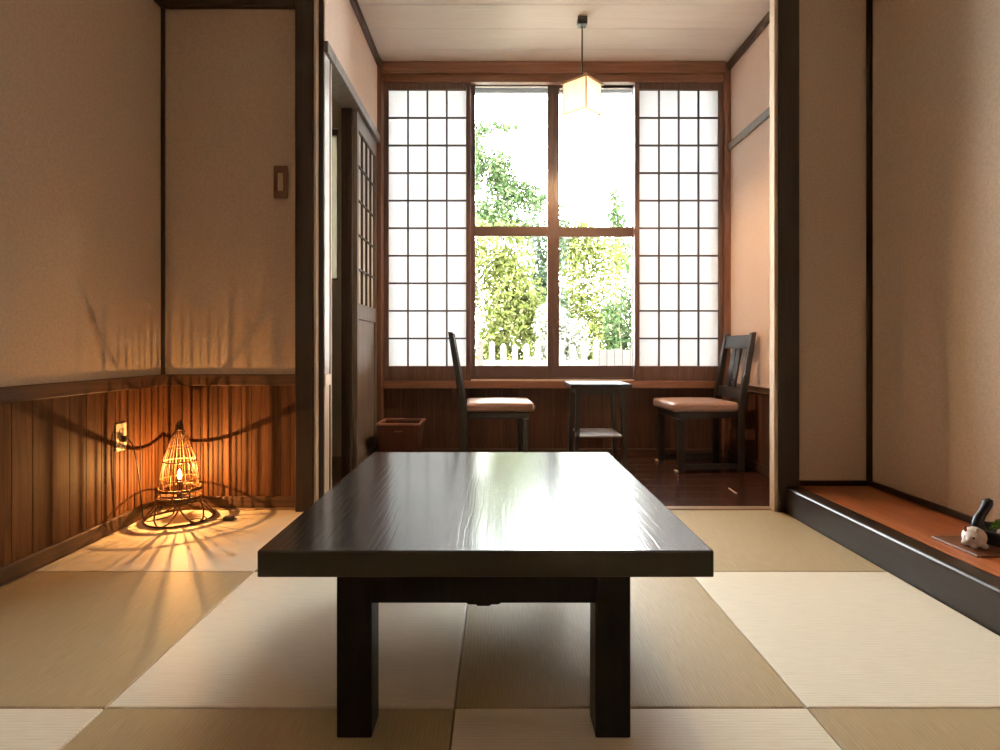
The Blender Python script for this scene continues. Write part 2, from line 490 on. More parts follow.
# left wall
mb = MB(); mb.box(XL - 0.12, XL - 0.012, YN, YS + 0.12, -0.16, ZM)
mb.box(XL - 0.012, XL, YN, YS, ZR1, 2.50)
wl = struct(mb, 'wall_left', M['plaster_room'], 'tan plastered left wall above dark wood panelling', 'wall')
mb = MB(); boards_y(mb, YN, YS, XL + 0.004, 0.055, ZR0, 0.090, 0.015, 1)
struct(mb, 'wainscot', M['wainscot'], '', '', wl)
mb = MB(); mb.box(XL - 0.01, XL + 0.014, YN, YS, ZR0, ZR1, 0.003)
struct(mb, 'chair_rail', M['rail_y'], '', '', wl)
mb = MB(); mb.box(XL - 0.01, XL + 0.018, YN, YS, 0.0, 0.058, 0.003)
o = struct(mb, 'baseboard_left', M['rail_y'], 'dark brown baseboard along the left wall', 'baseboard')
mb = MB(); mb.box(XL - 0.01, XL + 0.03, YN, YS, 2.50, 2.60, 0.003)
struct(mb, 'trim_2', M['dark_beam_y'], 'dark beam along the top of the left wall', 'beam')
# stub wall behind the lamp
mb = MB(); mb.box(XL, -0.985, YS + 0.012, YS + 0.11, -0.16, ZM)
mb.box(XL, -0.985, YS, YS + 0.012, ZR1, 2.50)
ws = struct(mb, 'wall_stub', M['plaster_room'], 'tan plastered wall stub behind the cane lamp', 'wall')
mb = MB(); boards_x(mb, XL + 0.006, -0.985, YS - 0.004, 0.055, ZR0, 0.048, 0.015, -1)
struct(mb, 'wainscot', M['wainscot'], '', '', ws)
mb = MB(); mb.box(XL + 0.014, -0.985, YS - 0.014, YS + 0.01, ZR0, ZR1, 0.003)
struct(mb, 'chair_rail', M['rail_x'], '', '', ws)
mb = MB(); mb.box(XL + 0.018, -0.985, YS - 0.018, YS + 0.01, 0.0, 0.058, 0.003)
struct(mb, 'baseboard_stub', M['rail_x'], 'dark brown baseboard behind the cane lamp', 'baseboard')
mb = MB(); mb.box(XL + 0.03, -0.985, YS - 0.03, YS + 0.01, 2.50, 2.60, 0.003)
struct(mb, 'trim_3', M['dark_beam_x'], 'dark beam along the top of the wall stub', 'beam')
mb = MB(); mb.box(XL, XL + 0.016, YS - 0.016, YS, ZR1, 2.50, 0.002)
struct(mb, 'trim_4', M['dark_post'], 'thin dark corner strip behind the cane lamp', 'corner strip')

# left post with its strips
mb = MB(); mb.box(-0.986, -0.897, 2.78, 2.93, 0.0, ZM, 0.004)
mb.box(-0.8845, -0.862, 2.826, 2.93, 0.0, ZM)
pl = struct(mb, 'trim_5', M['dark_post'], 'dark brown post to the right of the switch wall', 'post')
mb = MB(); mb.box(-0.8975, -0.884, 2.792, 2.93, 0.0, ZM, 0.002)
struct(mb, 'edge_strip', M['light_strip'], '', '', pl)['label'] = 'thin pale strip along the dark post'
# right post
mb = MB(); mb.box(1.3725, 1.474, 2.776, 2.84, 0.0, ZM, 0.003); mb.box(1.405, 1.474, 2.84, 2.93, 0.0, ZM)
pr = struct(mb, 'trim_6', M['dark_post'], 'dark brown post at the end of the alcove', 'post')
mb = MB(); mb.box(1.3555, 1.372, 2.786, 2.835, 0.0, ZM, 0.001)
struct(mb, 'jamb', M['light_jamb'], '', '', pr)['label'] = 'pale wooden jamb along the dark post'
# wall above the opening
mb = MB(); mb.box(-0.985, 1.474, 2.80, 2.92, 2.70, ZC + 0.1)
wh = struct(mb, 'wall_header', M['plaster_room'], 'plastered wall above the opening between the rooms', 'wall')
mb = MB(); mb.box(-0.897, 1.381, 2.79, 2.93, 2.635, 2.70, 0.003)
struct(mb, 'lintel', M['dark_beam_x'], '', '', wh)

# alcove
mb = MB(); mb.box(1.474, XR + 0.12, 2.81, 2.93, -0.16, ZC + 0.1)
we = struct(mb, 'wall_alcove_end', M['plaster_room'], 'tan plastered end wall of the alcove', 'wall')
mb = MB(); mb.box(1.474, XR - 0.021, 2.797, 2.815, 0.12, 0.148, 0.002)
struct(mb, 'baseboard_alcove_end', M['dark_beam_x'], 'thin dark baseboard on the end wall of the alcove', 'baseboard')
mb = MB(); mb.box(XR, XR + 0.12, YN, 2.81, -0.16, ZM)
wr = struct(mb, 'wall_right', M['plaster_room'], 'tan plastered right wall at the back of the alcove', 'wall')
mb = MB(); mb.box(XR - 0.014, XR + 0.005, YN, 2.81, 0.12, 0.148, 0.002)
struct(mb, 'baseboard_right', M['dark_beam_y'], 'thin dark baseboard on the right wall of the alcove', 'baseboard')
mb = MB(); mb.box(XR - 0.021, XR, 2.790, 2.81, 0.145, ZM, 0.002)
struct(mb, 'trim_7', M['dark_post'], 'slender dark corner post in the alcove', 'corner post')
mb = MB()
mb.box(1.402, 1.485, YN, 2.776, -0.03, 0.125, 0.012, 4)
pf = struct(mb, 'trim_8', M['alcove_front'], 'black lacquered front beam of the raised alcove floor', 'step')
mb = MB(); mb.box(1.4855, XR, YN, 2.81, 0.085, 0.123)
struct(mb, 'floor_alcove', M['alcove_top'], 'reddish brown board floor of the raised alcove', 'floor')

# ceiling and wall behind the camera
mb = MB(); mb.box(XL - 0.12, XR + 0.12, YN - 0.1, 2.799, ZM, ZM + 0.1); mb.box(XL - 0.12, -0.986, 2.799, 2.985, ZM, ZM + 0.1); mb.box(1.4745, XR + 0.12, 2.799, 2.809, ZM, ZM + 0.1)
struct(mb, 'ceiling_room', M['ceiling'], 'board ceiling of the tatami room', 'ceiling')
mb = MB(); mb.box(XL - 0.12, XR + 0.12, YN - 0.1, YN, -0.03, ZM)
struct(mb, 'wall_near', M['plaster_veranda'], 'plastered wall behind the viewpoint', 'wall')

# ------------------------------------------------------------------ veranda shell
mb = MB()
for i in range(5):
    y0 = 2.93 + i * 0.262
    mb.box(XVL, XVR, y0, y0 + 0.2605, ZC, ZC + 0.02, 0.0012)
mb.box(XVL - 1.4, XVR + 0.12, 2.925, YB + 0.3, ZC + 0.02, ZC + 0.12)
struct(mb, 'ceiling', M['ceiling'], 'pale board ceiling above the garden window', 'ceiling')
# right wall of the veranda
mb = MB(); mb.box(XVR, XVR + 0.12, 2.93, YB + 0.1, -0.16, ZC + 0.02)
mb.box(1.42, XVR + 0.12, 2.93, 2.95, 0.0, ZC)
wv = struct(mb, 'wall_veranda_right', M['plaster_veranda'], 'pinkish plastered side wall behind the chair by the jamb', 'wall')
mb = MB(); boards_y(mb, 2.95, YB - 0.02, XVR - 0.012, 0.055, 0.51, 0.11, 0.012, -1)
struct(mb, 'wainscot', M['wainscot_dark'], '', '', wv)
mb = MB(); mb.box(XVR - 0.022, XVR, 2.95, YB - 0.02, 0.508, 0.55, 0.003)
mb.box(XVR - 0.020, XVR, 2.95, YB - 0.02, 0.0, 0.058, 0.003)
struct(mb, 'chair_rail', M['rail_y'], '', '', wv)
mb = MB(); mb.box(XVR - 0.022, XVR, 2.95, YB - 0.02, 2.235, 2.29, 0.003)
struct(mb, 'picture_rail', M['door_grey'], '', '', wv)
mb = MB(); mb.box(XVR - 0.024, XVR, 2.95, YB - 0.02, ZC - 0.058, ZC, 0.003)
struct(mb, 'cornice', M['rail_y'], '', '', wv)
# left wall of the veranda: upper wall, post, doorway and sliding door
mb = MB(); mb.box(XVL - 0.10, XVL, 2.931, YB + 0.1, 2.33, ZC + 0.02); mb.box(XVL - 0.0015, XVL + 0.003, 2.834, 2.920, 2.331, ZM)
mb.box(XVL - 0.10, XVL, 2.931, 2.966, 0.0, 2.33)
wv2 = struct(mb, 'wall_veranda_left', M['plaster_veranda'], 'pinkish plastered wall above the side doorway', 'wall')
mb = MB(); mb.box(XVL - 0.10, XVL + 0.02, 2.966, YB - 0.02, 2.272, 2.33, 0.003); mb.box(XVL, XVL + 0.02, 2.836, 2.966, 2.272, 2.33, 0.003)
struct(mb, 'picture_rail', M['door_grey'], '', '', wv2)
mb = MB(); mb.box(XVL - 0.002, XVL + 0.024, 2.931, YB - 0.02, ZC - 0.058, ZC, 0.003)
struct(mb, 'cornice', M['rail_y'], '', '', wv2)
# bright narrow panel between post and doorway
mb = MB(); mb.box(XVL - 0.001, XVL + 0.003, 2.834, 2.920, 0.668, 2.271, 0.001)
wp = struct(mb, 'trim_9', M['white_panel'], 'narrow white panel strip between the dark post and the side doorway', 'panel strip')
mb = MB(); mb.box(XVL - 0.001, XVL + 0.008, 2.834, 2.922, 0.612, 0.668, 0.002)
mb.box(XVL - 0.001, XVL + 0.003, 2.834, 2.915, 0.0, 0.612, 0.001)
struct(mb, 'lower_strip', M['light_strip'], '', '', wp)
mb = MB(); mb.box(XVL - 0.001, XVL + 0.005, 2.9225, 2.932, 0.0, 2.271)
struct(mb, 'dark_edge', M['dark_matte'], '', '', wp)
# dark door edge standing in the doorway, side corridor
mb = MB(); mb.box(XVL - 0.095, XVL - 0.036, 3.496, 3.524, 0.0, 2.27, 0.002)
struct(mb, 'door_2', M['dark_matte'], 'dark door edge in the side doorway beside the lattice door', 'door')
mb = MB()
mb.box(XVL - 1.4, XVL - 1.3, 2.93, YB + 0.1, -0.16, ZC + 0.02)
mb.box(XVL - 1.3, XVL - 0.12, 2.93, 2.965, -0.16, ZC + 0.02)
struct(mb, 'wall_corridor', M['plaster_plain'], 'dim plastered walls beyond the side doorway', 'wall')
# sliding door with lattice (door_1)
DY0, DY1 = 3.527, 4.09
dx0, dx1 = XVL - 0.034, XVL - 0.004
mb = MB()
mb.box(dx0, dx1, DY0, DY0 + 0.035, 0.0, 2.27, 0.002)
mb.box(dx0, dx1, DY1 - 0.035, DY1, 0.0, 2.27, 0.002)
mb.box(dx0, dx1, DY0 + 0.035, DY1 - 0.035, 2.165, 2.27, 0.002)
mb.box(dx0, dx1, DY0 + 0.035, DY1 - 0.035, 0.98, 1.08, 0.002)
mb.box(dx0, dx1, DY0 + 0.035, DY1 - 0.035, 0.0, 0.10, 0.002)
d1 = struct(mb, 'door_1', M['door_grey'], 'sliding door with paper lattice above a wood panel in the left side wall', 'door')
mb = MB(); mb.box(dx0 + 0.006, dx0 + 0.018, DY0 + 0.035, DY1 - 0.035, 0.10, 0.98)
struct(mb, 'lower_panel', M['door_grey'], '', '', d1)
mb = MB()
for k in range(1, 4):
    yy = DY0 + 0.035 + (DY1 - DY0 - 0.07) * k / 4
    mb.box(dx0 + 0.014, dx1 - 0.002, yy - 0.006, yy + 0.006, 1.08, 2.165, 0.001)
for k in range(1, 5):
    zz = 1.08 + 1.085 * k / 5
    mb.box(dx0 + 0.014, dx1 - 0.004, DY0 + 0.035, DY1 - 0.035, zz - 0.006, zz + 0.006, 0.001)
struct(mb, 'lattice', M['kumiko'], '', '', d1)
mb = MB(); mb.box(dx0 + 0.008, dx0 + 0.010, DY0 + 0.035, DY1 - 0.035, 1.08, 2.165)
struct(mb, 'paper', M['door_paper'], '', '', d1)
# corner posts of the garden wall
mb = MB(); mb.box(XVL - 0.06, XVL + 0.028, 4.092, YB + 0.10, 0.0, ZC, 0.003)
struct(mb, 'trim_10', M['post_brown'], 'brown corner post beside the left paper screen', 'post')
mb = MB(); mb.box(1.655, XVR + 0.01, 4.145, YB + 0.10, 0.0, ZC, 0.003)
struct(mb, 'trim_11', M['post_brown'], 'brown corner post beside the right paper screen', 'post')

# garden wall (low wall, head beams)
OX0, OX1, OZ0, OZ1 = XVL + 0.028, 1.655, 0.560, 2.785
OZS = 2.740      # underside of the head beam, top of the paper screens
mb = MB()
mb.box(OX0, OX1, YB + 0.015, YB + 0.12, -0.3, OZ0 - 0.07)
mb.box(XVL - 1.4, XVL - 0.06, YB, YB + 0.12, -0.3, 1.30)            # corridor part, with a hole for its window
mb.box(XVL - 1.4, XVL - 0.06, YB, YB + 0.12, 2.42, ZC + 0.02)
mb.box(XVL - 1.4, -1.78, YB, YB + 0.12, 1.30, 2.42)
mb.box(-1.172, XVL - 0.06, YB, YB + 0.12, 1.30, 2.42)
mb.box(XVL - 0.06, XVR + 0.12, YB + 0.10, YB + 0.12, ZC - 0.02, ZC + 0.02)
mb.box(XVR, XVR + 0.12, YB + 0.10, YB + 0.12, -0.3, ZC)
wb = struct(mb, 'wall_back', M['plaster_plain'], 'low garden wall with dark panelling under the big window', 'wall')
mb = MB(); boards_x(mb, OX0, OX1, YB, 0.055, OZ0 - 0.05, 0.125, 0.015, -1)
struct(mb, 'wainscot', M['wainscot_dark'], '', '', wb)
mb = MB(); mb.box(OX0, OX1, YB - 0.010, YB + 0.02, 0.0, 0.058, 0.003)
struct(mb, 'baseboard_back', M['rail_x'], 'dark baseboard under the big window', 'baseboard')
mb = MB(); mb.box(OX0, OX1, YB - 0.05, YB + 0.12, OZ0 - 0.055, OZ0, 0.004)
struct(mb, 'sill', M['beam_brown'], '', '', wb)
mb = MB(); mb.box(OX0, OX1, YB - 0.07, YB + 0.12, 2.795, ZC, 0.004)
mb.box(OX0, OX1, YB - 0.045, YB + 0.005, OZS, 2.796, 0.003)
mb.box(OX0, OX1, YB + 0.0055, YB + 0.12, OZ1, 2.796)
struct(mb, 'trim_12', M['beam_brown'], 'brown head beam above the garden window', 'beam')

# garden window
WX0, WX1 = -0.196, 1.032
mb = MB()
wy0, wy1 = YB + 0.03, YB + 0.10
mb.box(OX0, OX1, wy0, wy1, OZ1 - 0.02, OZ1)
mb.box(OX0, OX1, wy0, wy1, OZ0, OZ0 + 0.02)
for xx in (OX0, OX1 - 0.03, WX0 - 0.004, WX1 - 0.016):
    mb.box(xx, xx + 0.02, wy0, wy1, OZ0 + 0.02, OZ1 - 0.02)
w1 = struct(mb, 'window_1', M['bronze'], 'large garden window with two bronze sashes between paper screens', 'window')
mb = MB()
py0, py1 = YB - 0.004, YB + 0.03
mb.box(WX0 - 0.010, WX0 - 0.003, py0, py1, OZ0, OZS)
mb.box(WX1 + 0.003, WX1 + 0.010, py0, py1, OZ0, OZS)
mb.box(WX0 - 0.003, WX1 + 0.003, py0, py1, OZ0, OZ0 + 0.008)
struct(mb, 'pale_edge', M['pale_edge'], '', '', w1)['label'] = 'pale edge strip around the sashes'
def sash(x0, x1, y0, l, r):
    mb = MB(); t = 0.024
    z0, z1 = OZ0 + 0.02, OZ1 - 0.02
    mb.box(x0, x0 + l, y0, y0 + t, z0, z1, 0.002)
    mb.box(x1 - r, x1, y0, y0 + t, z0, z1, 0.002)
    mb.box(x0 + l, x1 - r, y0, y0 + t, z0, z0 + 0.088, 0.002)
    mb.box(x0 + l, x1 - r, y0, y0 + t, z1 - 0.02, z1, 0.002)
    mb.box(x0 + l, x1 - r, y0, y0 + t, 1.632, 1.704, 0.002)
    s = struct(mb, 'sash', M['bronze'], '', '', w1)
    mb = MB(); mb.box(x0 + l, x1 - r, y0 + 0.010, y0 + 0.014, z0 + 0.088, z1 - 0.02)
    struct(mb, 'glass_pane', M['glass'], '', '', s)
sash(WX0 + 0.004, 0.422, YB + 0.034, 0.030, 0.047)
sash(0.418, WX1 - 0.004, YB + 0.062, 0.047, 0.016)
for x0, x1 in ((OX0 + 0.02, WX0 - 0.004), (WX1 + 0.004, OX1 - 0.03)):
    mb = MB(); mb.box(x0, x1, YB + 0.074, YB + 0.078, OZ0 + 0.02, OZ1 - 0.02)
    struct(mb, 'glass_pane', M['glass'], '', '', w1)
# corridor window
mb = MB()
for a, b, c, d in ((-1.78, -1.172, 2.38, 2.42), (-1.78, -1.172, 1.30, 1.318), (-1.78, -1.75, 1.318, 2.38), (-1.188, -1.172, 1.318, 2.38)):
    mb.box(a, b, YB + 0.03, YB + 0.09, c, d)
w2 = struct(mb, 'window_2', M['bronze'], 'frosted greenish window glimpsed through the side doorway', 'window')
mb = MB(); mb.box(-1.75, -1.188, YB + 0.055, YB + 0.060, 1.318, 2.38)
struct(mb, 'frosted_pane', M['frost'], '', '', w2)

# ------------------------------------------------------------------ paper screens
def shoji(px0, px1, label):
    """px0..px1: width of the papered field"""
    cx = (px0 + px1) / 2; w = (px1 - px0) / 2
    z0, z1 = 0.668 - OZ0, 2.688 - OZ0
    fz1 = OZS - OZ0
    root = empty('shoji_screen', (cx, YB - 0.034, OZ0), label, 'paper screen', 'paper screens at the garden window')
    mb = MB()
    st = 0.034
    mb.box(-w - st, -w, 0, 0.030, 0.0005, fz1 - 0.0005, 0.002)
    mb.box(w, w + st, 0, 0.030, 0.0005, fz1 - 0.0005, 0.002)
    mb.box(-w, w, 0, 0.030, 0.0005, z0, 0.002)
    mb.box(-w, w, 0, 0.030, z1, fz1 - 0.0005, 0.002)
    mb.build('frame', M['shoji_frame'], root)
    mb = MB(); t = 0.0060
    for k in range(1, 4):
        x = -w + 2 * w * k / 4
        mb.box(x - t, x + t, 0.004, 0.018, z0, z1, 0.001)
    for k in range(1, 10):
        z = z0 + (z1 - z0) * k / 10
        mb.box(-w, w, 0.005, 0.018, z - t, z + t, 0.001)
    mb.build('lattice', M['kumiko'], root)
    mb = MB(); mb.box(-w, w, 0.0185, 0.0195, z0, z1)
    mb.build('paper', M['paper'], root)
    return root
shoji(-0.794, -0.226, 'white paper shoji screen to the left of the garden view')
shoji(1.042, 1.621, 'white paper shoji screen to the right of the garden view, above the chair')

# ------------------------------------------------------------------ low table
tx0, tx1, ty0, ty1 = -0.483, 0.437, 1.146, 2.235
tb = empty('low_table', ((tx0 + tx1) / 2, (ty0 + ty1) / 2, 0), 'large black lacquered low table standing on the tatami mats', 'table')
hw, hd = (tx1 - tx0) / 2, (ty1 - ty0) / 2
mb = MB(); mb.box(-hw, hw, -hd, hd, 0.338, 0.392, 0.0035, 2); mb.build('tabletop', M['table'], tb)
lw = 0.072
lx0, lx1 = -0.329 - (tx0 + tx1) / 2, 0.274 - (tx0 + tx1) / 2
ly0, ly1 = -hd + 0.022, hd - 0.022
for x in (lx0, lx1 - lw):
    for y in (ly0, ly1 - lw):
        mb = MB(); mb.box(x, x + lw, y, y + lw, 0.0, 0.3378, 0.003, 2); mb.build('leg', M['table_leg'], tb)
for y in (ly0 + 0.002, ly1 - 0.030):
    mb = MB()
    a, b = lx0 + lw, lx1 - lw
    c = (a + b) / 2
    poly = [(a, 0.3378), (a, 0.277), (c - 0.036, 0.277), (c - 0.030, 0.2735), (c - 0.016, 0.2735), (c - 0.012, 0.2705), (c + 0.012, 0.2705), (c + 0.016, 0.2735), (c + 0.030, 0.2735), (c + 0.036, 0.277), (b, 0.277), (b, 0.3378)]
    mb.prism(poly, y, y + 0.028, 'Y'); mb.build('apron', M['table_leg'], tb)
for x in (lx0 + 0.002, lx1 - 0.030):
    mb = MB(); mb.box(x, x + 0.028, ly0 + lw, ly1 - lw, 0.277, 0.3378, 0.002); mb.build('side_apron', M['table_leg'], tb)

# ------------------------------------------------------------------ chairs
def make_chair(loc, rz, label):
    root = empty('dining_chair', loc, label, 'chair', 'dark wooden chairs at the small table', rz=rz)
    def lean(z): return -0.190 - max(0.0, z - 0.40) * 0.165
    for sy in (-1, 1):
        y = sy * 0.178
        # rear post: one continuous leaning leg
        mb = MB()
        prof = [(-0.212, 0), (-0.172, 0), (-0.170, 0.40), (lean(0.9) + 0.016, 0.900), (lean(0.9) - 0.014, 0.904), (-0.212, 0.40)]
        mb.prism(prof, y - 0.017, y + 0.017, 'Y', 0.003); mb.build('rear_leg', M['chair_wood'], root)
        mb = MB(); mb.box(0.162, 0.202, y - 0.019, y + 0.019, 0.0, 0.345, 0.003); mb.build('front_leg', M['chair_wood'], root)
        mb = MB(); mb.prism([(-0.172, 0.018), (-0.172, 0.052), (0.1615, 0.052), (0.1615, 0.018)], y - 0.012, y + 0.012, 'Y', 0.002)
        mb.build('runner', M['chair_wood'], root)
        mb = MB(); mb.box(0.2025, 0.220, y - 0.017, y + 0.017, 0.0, 0.016, 0.004, 2); mb.build('foot_cap', M['pale_edge'], root)['label'] = 'pale foot tip'
    mb = MB(); mb.box(-0.170, 0.205, -0.19, 0.19, 0.3455, 0.388, 0.004); mb.build('seat_frame', M['chair_wood'], root)
    # cushion with rolled edges
    t = bmesh.new()
    bmesh.ops.create_cube(t, size=1.0)
    bmesh.ops.scale(t, vec=(0.412, 0.396, 0.060), verts=t.verts)
    bmesh.ops.translate(t, vec=(0.030, 0, 0.419), verts=t.verts)
    bmesh.ops.bevel(t, geom=list(t.edges), offset=0.022, segments=5, affect='EDGES', profile=0.55)
    bmesh.ops.subdivide_edges(t, edges=[e for e in t.edges if e.calc_length() > 0.2], cuts=7, use_grid_fill=True)
    for v in t.verts:
        if v.co.z > 0.44:
            u = (v.co.x - 0.026) / 0.2; w = v.co.y / 0.196
            v.co.z += 0.010 * max(0, 1 - u * u) * max(0, 1 - w * w)
    for f in t.faces: f.smooth = True
    m_ = MB(); m_._merge(t); m_.build('cushion', M['cushion'], root)
    # back: two rails and two shaped slats whose gap ends in a drop
    sh = lambda co: (co[0] + lean(co[2]) + 0.0, co[1], co[2])
    mb = MB(); mb.prism([(-0.1605, 0.795), (-0.1605, 0.886), (0.1605, 0.886), (0.1605, 0.795)], -0.010, 0.010, 'X', 0.002, sh); mb.build('top_rail', M['chair_wood'], root)
    mb = MB(); mb.prism([(-0.1605, 0.466), (-0.1605, 0.536), (0.1605, 0.536), (0.1605, 0.466)], -0.010, 0.010, 'X', 0.002, sh); mb.build('lower_rail', M['chair_wood'], root)
    for sy in (-1, 1):
        inner = [(0.022, 0.536)]
        for k in range(1, 7):
            a = PI * 0.5 * k / 6
            inner.append((0.005 + 0.017 * math.cos(a), 0.538 + 0.042 * math.sin(a)))
        inner += [(0.0045, 0.64), (0.0042, 0.735), (0.009, 0.760), (0.013, 0.795)]
        outer = [(0.062, 0.795), (0.062, 0.536)]
        poly = [(sy * a, b) for a, b in inner + outer]
        mb = MB(); mb.prism(poly, -0.006, 0.006, 'X', 0.0, sh); mb.build('back_slat', M['chair_wood'], root)
    return root
ch = make_chair((-0.018, 3.84, 0), math.radians(2.5), 'dark wooden chair with brown cushion seen side-on, turned to the right')
ch2 = dup(ch, (1.362, 3.855, 0), math.radians(180 + 4), 'dark wooden chair with slatted back and brown cushion against the pinkish side wall')

ch.scale = ch2.scale = (1.06, 1.0, 1.0)
# ------------------------------------------------------------------ small side table
st = empty('side_table', (0.665, 3.815, 0), 'small tall black table with a lower shelf between the two chairs', 'table')
mb = MB(); mb.box(-0.195, 0.195, -0.19, 0.19, 0.5405, 0.570, 0.004, 2); mb.build('tabletop', M['gloss_black'], st)
mb = MB(); mb.box(-0.150, 0.150, -0.150, -0.134, 0.500, 0.5398); mb.box(-0.150, 0.150, 0.134, 0.150, 0.500, 0.5398)
mb.box(-0.150, -0.134, -0.134, 0.134, 0.500, 0.5398); mb.box(0.134, 0.150, -0.134, 0.134, 0.500, 0.5398); mb.build('apron', M['chair_wood'], st)
for sx in (-1, 1):
    for sy in (-1, 1):
        mb = MB()
        t = bmesh.new()
        pts = [(0.0, 0.013), (0.30, 0.0145), (0.5398, 0.0165)]
        rings = []
        for z, r in pts:
            k = 0.018 * (1 - z / 0.54)
            cx, cy = sx * (0.140 + k), sy * (0.140 + k)
            rings.append([t.verts.new((cx + a * r, cy + b * r, z)) for a, b in ((-1, -1), (1, -1), (1, 1), (-1, 1))])
        for A, B in zip(rings[:-1], rings[1:]):
            for q in range(4): t.faces.new((A[q], A[(q + 1) % 4], B[(q + 1) % 4], B[q]))
        t.faces.new(rings[0][::-1]); t.faces.new(rings[-1])
        bmesh.ops.recalc_face_normals(t, faces=t.faces)
        mb._merge(t); mb.build('leg', M['chair_wood'], st)
mb = MB(); mb.box(-0.140, 0.140, -0.165, 0.165, 0.228, 0.240, 0.003, 2); mb.build('shelf', M['shelf_reflection'], st)['label'] = 'lower shelf with its reflection painted pale grey'

# ------------------------------------------------------------------ waste basket
bk = empty('waste_basket', (-0.655, 3.92, 0), 'reddish brown tapered waste basket with a pale rim in the corner', 'waste basket')
def frustum(mb, a0, b0, a1, b1, z0, z1, t):
    q = bmesh.new()
    def ring(a, b, z): return [q.verts.new((x * a, y * b, z)) for x, y in ((-1, -1), (1, -1), (1, 1), (-1, 1))]
    R = [ring(a0, b0, z0), ring(a1, b1, z1), ring(a1 - t, b1 - t, z1), ring(a0 - t, b0 - t, z0 + t)]
    for A, B in zip(R[:-1], R[1:]):
        for k in range(4): q.faces.new((A[k], A[(k + 1) % 4], B[(k + 1) % 4], B[k]))
    q.faces.new(R[0][::-1]); q.faces.new(R[-1])
    bmesh.ops.recalc_face_normals(q, faces=q.faces)
    mb._merge(q)
mb = MB(); frustum(mb, 0.108, 0.108, 0.140, 0.136, 0.0, 0.285, 0.008); mb.build('body', M['basket'], bk)
mb = MB()
for (a, b, c, d) in ((-0.148, 0.148, -0.144, -0.126), (-0.148, 0.148, 0.126, 0.144), (-0.148, -0.130, -0.126, 0.126), (0.130, 0.148, -0.126, 0.126)):
    mb.box(a, b, c, d, 0.2855, 0.300, 0.003)
mb.build('rim', M['basket_rim'], bk)['label'] = 'pale reddish wooden rim'
mb = MB(); mb.tube([(-0.022, -0.1375, 0.250), (-0.022, -0.144, 0.246), (0.022, -0.144, 0.246), (0.022, -0.1375, 0.250)], 0.004, 6); mb.build('handle', M['basket_rim'], bk)

# ------------------------------------------------------------------ pendant lamp
px, py = 0.536, 3.59
pd = empty('pendant_lamp', (px, py, 0), 'cube shaped white paper pendant lamp hanging before the garden window', 'pendant lamp')
mb = MB(); mb.box(-0.030, 0.030, -0.030, 0.030, ZC - 0.052, ZC - 0.0005, 0.004); mb.build('ceiling_mount', M['black_metal'], pd)
mb = MB(); mb.tube([(0, 0, ZC - 0.052), (0, 0, 2.40)], 0.0045, 8); mb.build('cord', M['black_metal'], pd)
ang = math.radians(48)
R = Matrix.Rotation(ang, 4, 'Z')
s, zt, zb_ = 0.087, 2.468, 2.268
mb = MB()
for i in range(4):
    A = Matrix.Rotation(ang + i * PI / 2, 4, 'Z')
    mb.box(-s + 0.006, s - 0.006, s - 0.0015, s - 0.0005, zb_, zt - 0.004, mat=A)
mb.box(-s + 0.007, s - 0.007, -s + 0.007, s - 0.007, zt - 0.016, zt - 0.015, mat=R)
mb.build('shade', M['shade_paper'], pd)
mb = MB()
for i in range(4):
    A = Matrix.Rotation(ang + i * PI / 2, 4, 'Z')
    mb.box(s - 0.006, s + 0.001, s - 0.006, s + 0.001, zb_ - 0.004, zt, mat=A)
    mb.box(-s + 0.006, s - 0.006, s - 0.006, s + 0.001, zb_ - 0.006, zb_, mat=A)
    mb.box(-s - 0.012, s + 0.012, s + 0.0015, s + 0.010, zt - 0.012, zt, mat=A)
mb.box(-s, s, -0.004, 0.004, zt - 0.010, zt - 0.002, mat=R)
mb.build('shade_frame', M['shade_frame'], pd)
mb = MB(); mb.lathe([(0, 2.383), (0.014, 2.383), (0.014, 2.423), (0, 2.423)], 16); mb.build('socket', M['black_metal'], pd)
mb = MB(); mb.ball((0, 0, 2.350), (0.026, 0.026, 0.030)); mb.build('bulb', M['bulb_white'], pd)

# ------------------------------------------------------------------ cane lamp on the floor
LX, LY = -1.490, 2.675
fl = empty('cane_floor_lamp', (LX, LY, 0), 'glowing cone shaped cane lamp on the mat in the corner', 'floor lamp')
def circ(r, z, n=48, wob=0.0, seed=0):
    q = random.Random(seed)
    ph = [q.uniform(0, 2 * PI) for _ in range(3)]
    return [((r + wob * math.sin(3 * a + ph[0])) * math.cos(a), (r + wob * math.sin(3 * a + ph[0])) * math.sin(a), z + wob * 0.6 * math.sin(2 * a + ph[1]))
            for a in [2 * PI * k / n for k in range(n)]]
prof = [(0.10, 0.090), (0.135, 0.083), (0.19, 0.081), (0.23, 0.076), (0.285, 0.066), (0.34, 0.048), (0.385, 0.033), (0.425, 0.012)]
mb = MB(); NR = 56
for k in range(NR):
    a = 2 * PI * k / NR + rnd.uniform(-0.02, 0.02)
    top = 0.43 if k % 2 == 0 else 0.272
    line = [(r * math.cos(a), r * math.sin(a), z) for z, r in prof if 0.13 < z < top]
    if k % 2: line.append((0.0695 * math.cos(a), 0.0695 * math.sin(a), 0.272))
    mb.tube(line, 0.0010 if k % 4 else 0.0017, 5)
for k in range(8):
    a = 2 * PI * k / 8 + 0.2
    mb.tube([(r * math.cos(a), r * math.sin(a), z) for z, r in prof[:3]], 0.0022, 5)
mb.build('cage', M['vine'], fl)
mb = MB()
mb.tube(circ(0.0815, 0.188, wob=0.0015, seed=1), 0.0016, 6, True)
mb.tube(circ(0.0695, 0.272, wob=0.002, seed=2), 0.0032, 6, True)
mb.tube(circ(0.0500, 0.336, wob=0.002, seed=3), 0.0016, 6, True)
